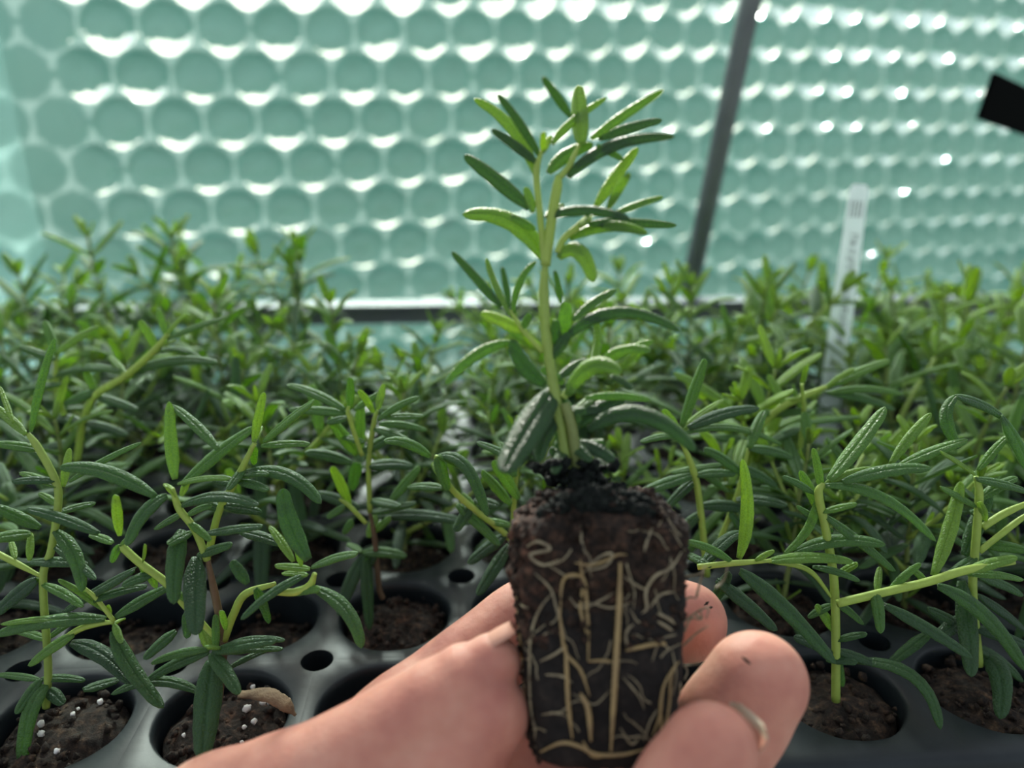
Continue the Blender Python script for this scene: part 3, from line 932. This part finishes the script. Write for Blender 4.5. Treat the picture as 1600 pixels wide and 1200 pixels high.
for k in range(NH + 1):
    h = k / NH
    for q in range(NA):
        a = 2 * math.pi * q / NA; p = plug_surface(h, a)
        rgh = .35 + .65 * max(0, min(1, (h - .48) / .2)); side = .5 if math.sin(a) > .75 * 1 else 1
        if h < .62: rgh *= side
        nz = noise.noise(p * 180) * .0014 + noise.noise(p * 520) * .0009 + noise.noise(p * 1300) * .0004
        d = (p - (PC_B + pax * h * PL)).normalized(); vs.append(p + d * nz * rgh * 1.2)
fs = [(k * NA + q, k * NA + (q + 1) % NA, (k + 1) * NA + (q + 1) % NA, (k + 1) * NA + q) for k in range(NH) for q in range(NA)]
mi = [2 if (k / NH > .45 + .2 * noise.noise(Vector((q * .2, k * .1, 5))) and .36 + .05 * noise.noise(Vector((q * .3, k * .2, 9))) < q / NA < .6) else 1 if (k / NH > .60 + .10 * noise.noise(Vector((q * .15, k * .08, 0)))) else 0 for k in range(NH) for q in range(NA)]
# top and bottom caps, lumpy rings
for base_k, hh, sgn in ((NH, 1.0, 1), (0, 0.0, -1)):
    prev = base_k * NA
    for ring in range(1, 11):
        st_ = len(vs)
        for q in range(NA):
            a = 2 * math.pi * q / NA; f = 1 - ring / 10.0; c_ = PC_B + pax * hh * PL; p = c_ + (plug_surface(hh, a) - c_) * max(f, .01)
            nz = noise.noise(p * 260) * .0018 + noise.noise(p * 700) * .0008
            vs.append(p + pax * sgn * (.0012 * (1 - f * f) + nz))
        for q in range(NA):
            qd = (prev + q, prev + (q + 1) % NA, st_ + (q + 1) % NA, st_ + q); fs.append(qd if sgn > 0 else qd[::-1]); mi.append(1 if sgn > 0 else 0)
        prev = st_
m.add(vs, fs); m.m = mi
rb = part(m, 'root_ball', [M_PLUGDARK, M_SOILRED, M_SOILRUST], held, PC_B)
bvh = BVHTree.FromPolygons([Vector(v) for v in vs], [tuple(f) for f in fs])
m = MB(); rr = random.Random(4)
for _ in range(620):
    h = 1 - rr.random() ** 1.5 * .55; a = rr.uniform(-.4, math.pi + .4)
    if rr.random() < .3: h = rr.random(); a = rr.uniform(2.4, 3.5)
    m.blob(plug_surface(min(h, .99), a, rr.uniform(-.0007, .0003)), rr.uniform(.0002, .0009), 2, .55, freq=2)
for _ in range(200):
    a = rr.uniform(0, 6.28); f = rr.random() ** .5; c_ = PC_T + pax * .0008; m.blob(c_ + (plug_surface(1, a) - PC_T) * f, rr.uniform(.0003, .0011), 2, .5, freq=2)
tag(part(m, 'soil_crumb', M_SOILRED, rb, (0, 0, 0)), 'reddish brown loose crumbs on the root ball', kind='stuff')
m = MB()
for _ in range(900):                                       # dark mossy cap, running down over the front edge
    x = rr.gauss(935, 42); y = rr.uniform(728, 800) + abs(x - 930) * .05; d_ = (P(x, y, 1) - CAM).normalized(); hit = bvh.ray_cast(CAM, d_)
    if hit[0] is None or not 845 < x < 1030: continue
    m.blob(hit[0] + pax * rr.uniform(0, .0022) * max(0, 1 - abs(x - 925) / 90), rr.uniform(.0003, .0010), 2, .55, freq=2)
for _ in range(130):
    m.blob(P(rr.gauss(895, 22), rr.uniform(722, 755), rr.uniform(.149, .156)), rr.uniform(.0004, .0012), 2, .5, freq=2)
part(m, 'moss', M_MOSS, rb, (0, 0, 0))
for nm_ in ('soil_crumb', 'moss'):
    for o in rb.children:
        if o.name.startswith(nm_): o.location = -Vector((0, 0, 0))
for o in rb.children:                                       # children of root_ball live in its local space
    o.location = -PC_B
ROOTS = '''9 0 550 430 545 600 535 780 525 950 515 1140
5 0 320 600 330 680 345 770 400 830 435 930
5 0 325 620 330 520 350 480 400 480 420 520 430 700 430 800
6.5 0 345 740 350 850 355 960 370 1090
3.5 1 230 470 290 530 310 600 350 720
4 1 300 540 250 600 215 700 210 850 215 980 235 1060
4 0 430 800 480 797 522 800
4 1 420 460 470 410 520 395 500 440 430 460
4.5 1 780 390 740 450 680 480 645 540 650 600 630 620
4 1 750 540 700 550 660 600
5 1 690 620 730 640 755 660
5 1 690 650 720 668 745 685
6 0 570 760 680 735 795 730
4 1 575 750 572 690 600 660
4.5 0 770 800 740 850 735 950 720 1040 690 1120
4 0 750 820 710 900 700 1000 670 1080
4 1 785 820 775 900 770 990 755 1040
7 0 150 560 155 650 150 760 160 820
4 1 210 790 170 800 165 860 175 950 200 1000
2.6 1 560 860 620 930 640 980
3 1 550 1050 590 1110 620 1090
6 0 250 1140 330 1105 400 1120 460 1150 560 1150 640 1130
8 0 400 920 430 980 440 1100
3.5 1 360 560 400 600 480 570 530 540
5 1 200 370 240 350 290 380 210 400 260 440 320 420
4.5 1 400 290 405 350 420 400
2.6 1 255 1000 300 994 340 990
5 0 400 420 410 520 400 600 425 700
3 1 700 220 750 300 780 330
4 1 670 300 650 350 640 390
4 1 250 800 310 770 345 740
4 1 270 850 330 855 370 880
3.5 1 560 480 620 520 650 530
5 0 410 1100 440 1150 480 1160
2.5 1 370 920 420 950 460 960 510 910
4 0 380 430 440 440 500 420 540 400 575 400
3 1 690 980 660 1030 640 1100
3 1 760 700 700 720 670 800
3.4 1 205 600 180 590 165 560
3 1 590 580 510 600 440 580 380 590
4 0 720 870 700 960 705 1050 690 1100
3 1 745 760 760 850 745 930'''
for ln in ROOTS.splitlines():
    q = [float(x) for x in ln.split()]; w, pale = q[0], q[1]; pts = []
    for k in range(2, len(q), 2):
        x, y = 740 + q[k] / 2.4, 700 + q[k + 1] / 2.4; d = (P(x, y, 1) - CAM).normalized(); hit = bvh.ray_cast(CAM, d)
        if hit[0] is None:
            hit = bvh.find_nearest(P(x, y, .148))
        pts.append(hit[0] - d * (w * .135 / F / 2 * .9))
    m = MB(); fine = catmull(pts, 6 * (len(pts) - 1)); pr = []
    for p in fine:
        d = (p - CAM).normalized(); hit = bvh.ray_cast(CAM, d)
        pr.append(hit[0] - d * (w * .135 / F / 2 * 1.2 + .0002) if hit[0] is not None and abs((hit[0] - p).length) < .004 else p)
    for _ in range(2): pr = [pr[0]] + [(pr[k - 1] + pr[k] * 2 + pr[k + 1]) / 4 for k in range(1, len(pr) - 1)] + [pr[-1]]
    r0 = w * .140 / F / 2; m.tube(pr, [r0 * .5, r0, r0 * 1.05, r0, r0 * .4], 7, len(pr) * 2, rough=.10)
    o = m.build('root', M_ROOTPALE if pale else M_ROOT, rb, True, PC_B)
rr = random.Random(21)
for _ in range(30):                                        # fine wandering rootlets
    x, y = rr.uniform(120, 780), rr.uniform(230, 1120)
    if rr.random() < .4: x = rr.uniform(600, 780)
    th = rr.uniform(0, 6.28); ps = []
    for k in range(rr.randint(5, 9)):
        th += rr.uniform(-.5, .5); x += math.cos(th) * 22; y += math.sin(th) * 26
        d = (P(740 + x / 2.4, 700 + y / 2.4, 1) - CAM).normalized(); hit = bvh.ray_cast(CAM, d)
        if hit[0] is None: break
        ps.append(hit[0] - d * .00012)
    if len(ps) > 2:
        m = MB(); m.tube(ps, [.00017, .00014, .00008], 6, len(ps) * 5, rough=.15); m.build('root', M_ROOTPALE, rb, True, PC_B)
AIR = ['780 660 830 620 880 598 872 640', '785 742 830 700 878 668', '835 560 850 500 862 465', '905 525 935 500 952 448', '790 815 820 812 848 808', '830 620 855 640 850 600', '790 690 815 640 850 645', '770 470 800 480 850 470 870 440', '780 580 810 560 835 565', '775 800 800 835 790 870']
for ln in AIR:
    q = [float(x) for x in ln.split()]; pts = [P(740 + q[k] / 2.4, 700 + q[k + 1] / 2.4, .1455 - .0015 * (k > 2)) for k in range(0, len(q), 2)]
    m = MB(); m.tube(pts, [.00024, .0002, .00012], 6, 14, rough=.12); m.build('root', M_ROOTPALE, rb, True, PC_B)

dH = lin(740, .1525, 120, .150)
m = MB()
for pts, w, age in [([(895, 770), (888, 735), (872, 640), (858, 560), (850, 470), (852, 412)], 19, .3), ([(852, 415), (862, 340), (870, 295), (873, 274)], 18, .12), ([(851, 412), (843, 330), (838, 270), (846, 236)], 12, .12),
    ([(871, 395), (882, 372), (905, 352), (932, 326)], 12, .12), ([(874, 278), (890, 258), (905, 226)], 11, .15), ([(848, 550), (818, 517), (797, 485)], 10, .15), ([(880, 622), (893, 605), (912, 590)], 13, .2)]:
    px_stem(m, pts, dH, w, age)
m.tube([P(905, 770, .153), P(900, 720, .152), P(893, 665, .151), P(882, 630, .151)], [.0012, .0011, .001], 8, col=(.6, 0, 0, 1))
m.build('stem', M_STEM, held, True, PC_B)
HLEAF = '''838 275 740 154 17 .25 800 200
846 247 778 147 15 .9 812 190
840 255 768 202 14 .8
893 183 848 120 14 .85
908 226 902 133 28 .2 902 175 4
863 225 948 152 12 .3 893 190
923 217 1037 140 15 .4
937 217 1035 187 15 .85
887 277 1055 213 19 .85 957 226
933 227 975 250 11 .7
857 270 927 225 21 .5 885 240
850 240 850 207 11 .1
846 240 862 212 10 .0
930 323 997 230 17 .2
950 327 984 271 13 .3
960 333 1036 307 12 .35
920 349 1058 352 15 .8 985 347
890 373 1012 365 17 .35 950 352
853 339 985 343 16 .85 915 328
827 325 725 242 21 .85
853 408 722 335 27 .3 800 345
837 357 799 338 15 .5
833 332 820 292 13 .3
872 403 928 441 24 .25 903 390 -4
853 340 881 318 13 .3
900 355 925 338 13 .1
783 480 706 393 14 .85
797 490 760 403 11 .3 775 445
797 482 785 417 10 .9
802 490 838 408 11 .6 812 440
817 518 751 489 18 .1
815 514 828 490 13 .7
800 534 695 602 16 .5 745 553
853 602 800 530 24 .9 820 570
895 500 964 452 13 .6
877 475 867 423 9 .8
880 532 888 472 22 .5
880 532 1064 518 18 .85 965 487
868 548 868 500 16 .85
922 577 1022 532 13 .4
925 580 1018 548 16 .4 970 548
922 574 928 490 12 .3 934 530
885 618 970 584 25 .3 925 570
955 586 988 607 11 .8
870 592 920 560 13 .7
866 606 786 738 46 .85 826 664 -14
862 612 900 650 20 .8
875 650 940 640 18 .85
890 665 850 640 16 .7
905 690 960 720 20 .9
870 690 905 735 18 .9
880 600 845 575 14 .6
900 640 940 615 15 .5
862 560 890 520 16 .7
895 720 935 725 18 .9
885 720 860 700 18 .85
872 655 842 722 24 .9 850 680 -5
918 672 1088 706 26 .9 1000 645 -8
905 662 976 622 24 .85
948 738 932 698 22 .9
915 622 1016 625 12 .5
870 660 915 640 16 .8
862 640 880 700 16 .7
890 690 925 720 18 .8
885 700 865 740 18 .8
880 680 905 650 18 .5
900 700 945 690 16 .6'''
m = MB(); px_shoot(HLEAF, dH, m, .007, .45, 1.0, 1.15); m.build('foliage', M_LEAF, held, True, PC_B)

# ------------------------------------------------------------------ the hand
hand = tag(empty('hand', P(700, 1500, .155)), 'bare hand reaching in from the lower left, holding the plug between thumb and fingers', 'hand')
HB = hand.location.copy()
def limb(mb, data, flat=1.0, n=40, upv=None):
    """data: px x, px y, depth, radius in mm; hemispherical ends"""
    pts = [P(x, y, d) for x, y, d, r in data]; rad = [r / 1000 for *_, r in data]
    c = catmull(pts, n); r = interp(rad, n); seg = 28
    t0 = (c[0] - c[1]).normalized(); t1 = (c[-1] - c[-2]).normalized(); pre = []; post = []
    for k in range(1, 9):
        a = math.pi / 2 * k / 8
        pre.append((c[0] + t0 * r[0] * math.sin(a), max(r[0] * math.cos(a), 1e-5))); post.append((c[-1] + t1 * r[-1] * math.sin(a) * 1.0, max(r[-1] * math.cos(a), 1e-5)))
    ring = pre[::-1] + list(zip(c, r)) + post; vs = []; fs = []; view = CR @ Vector((0, 0, 1))
    for k, (p, rr_) in enumerate(ring):
        t = (ring[min(k + 1, len(ring) - 1)][0] - ring[max(k - 1, 0)][0]).normalized(); s_ = t.cross(upv or view).normalized(); nn = s_.cross(t)
        for q in range(seg):
            a = 2 * math.pi * q / seg; vs.append(p + s_ * math.cos(a) * rr_ + nn * math.sin(a) * rr_ * flat)
    for k in range(len(ring) - 1):
        for q in range(seg): fs.append((k * seg + q, k * seg + (q + 1) % seg, (k + 1) * seg + (q + 1) % seg, (k + 1) * seg + q))
    fs.append(tuple(range(seg))[::-1]); fs.append(tuple((len(ring) - 1) * seg + q for q in range(seg)))
    mb.add(vs, fs)
m = MB()
# thumb, index, middle, ring, little finger, then palm and forearm
limb(m, [(768, 1036, .1440, 5.6), (740, 1062, .1440, 7.8), (692, 1108, .1440, 10.0), (615, 1162, .1440, 10.9), (525, 1212, .1435, 11.2), (430, 1258, .1435, 12.5), (330, 1310, .144, 14.5), (280, 1400, .146, 16), (290, 1520, .148, 18)], .95)
limb(m, [(756, 1118, .1425, 8.4), (700, 1180, .1425, 10.8), (610, 1235, .1430, 12), (500, 1300, .1450, 13)], .95)
limb(m, [(1072, 972, .1750, 9.2), (1010, 958, .1760, 9.4), (920, 950, .1765, 9.4), (835, 966, .1755, 9.8), (770, 1014, .1720, 9.8), (690, 1078, .1670, 9.9), (600, 1152, .1600, 10.4), (500, 1290, .152, 12), (450, 1420, .150, 13)], .90)
limb(m, [(1181, 1067, .1500, 10.0), (1140, 1130, .1510, 10.8), (1075, 1215, .1535, 10.6), (960, 1275, .1585, 10.0), (830, 1225, .1600, 10.0), (700, 1280, .155, 11), (600, 1380, .151, 12), (520, 1500, .150, 14)], .92)
limb(m, [(1108, 1175, .1270, 8.0), (1070, 1235, .1275, 8.8), (1010, 1330, .1310, 9.2), (900, 1420, .137, 9.6), (760, 1480, .144, 10.6), (620, 1560, .148, 13)], .92)
limb(m, [(1010, 1380, .112, 7.0), (960, 1450, .114, 7.6), (880, 1540, .122, 8.2), (760, 1620, .134, 9.4), (640, 1680, .142, 12)], .92)
limb(m, [(500, 1350, .151, 14), (470, 1500, .149, 18), (440, 1680, .147, 20), (380, 1850, .144, 20)], .8)
limb(m, [(680, 1450, .150, 13), (640, 1580, .148, 16), (540, 1720, .146, 19), (420, 1880, .143, 20)], .8)
limb(m, [(400, 1830, .144, 22), (250, 2100, .135, 22), (0, 2500, .125, 25), (-350, 3000, .115, 29), (-700, 3500, .11, 33)], .8)
ho = m.build('skin', M_SKIN, hand, True, HB)
md = ho.modifiers.new('union', 'REMESH'); md.mode = 'VOXEL'; md.voxel_size = .0006; md.use_smooth_shade = True
ms = ho.modifiers.new('soft', 'SMOOTH'); ms.factor = .5; ms.iterations = 14
def nail(cx, cy, d, direction, normal, L, Wd, rad, fwd, name='fingernail', tip=.12, flat=1.0):
    c_ = P(cx, cy, d); t = (CR @ Vector(direction)).normalized(); nrm = (CR @ Vector(normal)); nrm = (nrm - t * nrm.dot(t)).normalized(); s_ = t.cross(nrm); c_ = c_ + t * rad * fwd / 1000 + nrm * rad / 1000
    m = MB(); nu, nv = 10, 14; vs = []; fs = []; mi = []
    for lay in (0, 1):
        for i in range(nv + 1):
            y = -1 + 2 * i / nv; wf = 1 - .06 * (1 - y); ww = Wd / 2 * wf
            if y > .6: ww *= math.sqrt(max(.02, 1 - ((y - .6) / .42) ** 2)) * .6 + .4
            if y < -.7: ww *= math.sqrt(max(.05, 1 - ((-.7 - y) / .32) ** 2)) * .5 + .5
            for j in range(nu + 1):
                x = -1 + 2 * j / nu; a = x * 1.05
                vs.append(c_ + t * y * L / 2 + s_ * math.sin(a) / math.sin(1.05) * ww + nrm * ((math.cos(a) - 1) * Wd * .5 - .0010 * (y * y) - lay * .0003))
    n1 = (nu + 1) * (nv + 1)
    for i in range(nv):
        for j in range(nu):
            a = i * (nu + 1) + j; f = (a, a + 1, a + nu + 2, a + nu + 1); fs.append(f); fs.append(tuple(n1 + k for k in f[::-1])); mi += [1 if i >= nv * (1 - tip) else 0] * 2
    bd = [j for j in range(nu + 1)] + [i * (nu + 1) + nu for i in range(1, nv + 1)] + [nv * (nu + 1) + j for j in range(nu - 1, -1, -1)] + [i * (nu + 1) for i in range(nv - 1, 0, -1)]
    for k in range(len(bd)): a, b = bd[k], bd[(k + 1) % len(bd)]; fs.append((a, n1 + a, n1 + b, b)); mi.append(1 if tip > .1 else 0)
    m.add(vs, fs); m.m = mi; return m.build(name, [M_NAIL, M_NAILTIP], hand, True, HB)
nail(744, 1003, .1446, (.80, .66, -.02), (-.62, .74, -.12), .0145, .0078, 0, 0, tip=.04)
nail(1072, 972, .1750, (.97, -.22, 0), (.62, .02, -.78), .0095, .0085, 8.3, .42, tip=.14)
nail(1108, 1175, .1270, (.62, .78, 0), (.62, -.30, -.62), .0105, .0090, 7.8, .45, tip=.2)
nail(1181, 1067, .1500, (.6, .8, 0), (.15, .05, -1), .0105, .010, 9.4, .3)
for x, y, d, l, a_ in ((1166, 1032, .1412, .0011, -.7), (1204, 1092, .1412, .0007, .5), (1104, 943, .1662, .0007, .6), (1111, 949, .1665, .0004, 0)):
    m = MB(); v = CR @ Vector((math.cos(a_), math.sin(a_), 0)); c_ = P(x, y, d)
    dd = (c_ - CAM).normalized(); m.tube([c_ - v * l, c_, c_ + v * l], [.0001, .0003, .0001], 6, 8, rough=.3)
    m.build('soil_speck', M_SOIL, hand, True, HB)
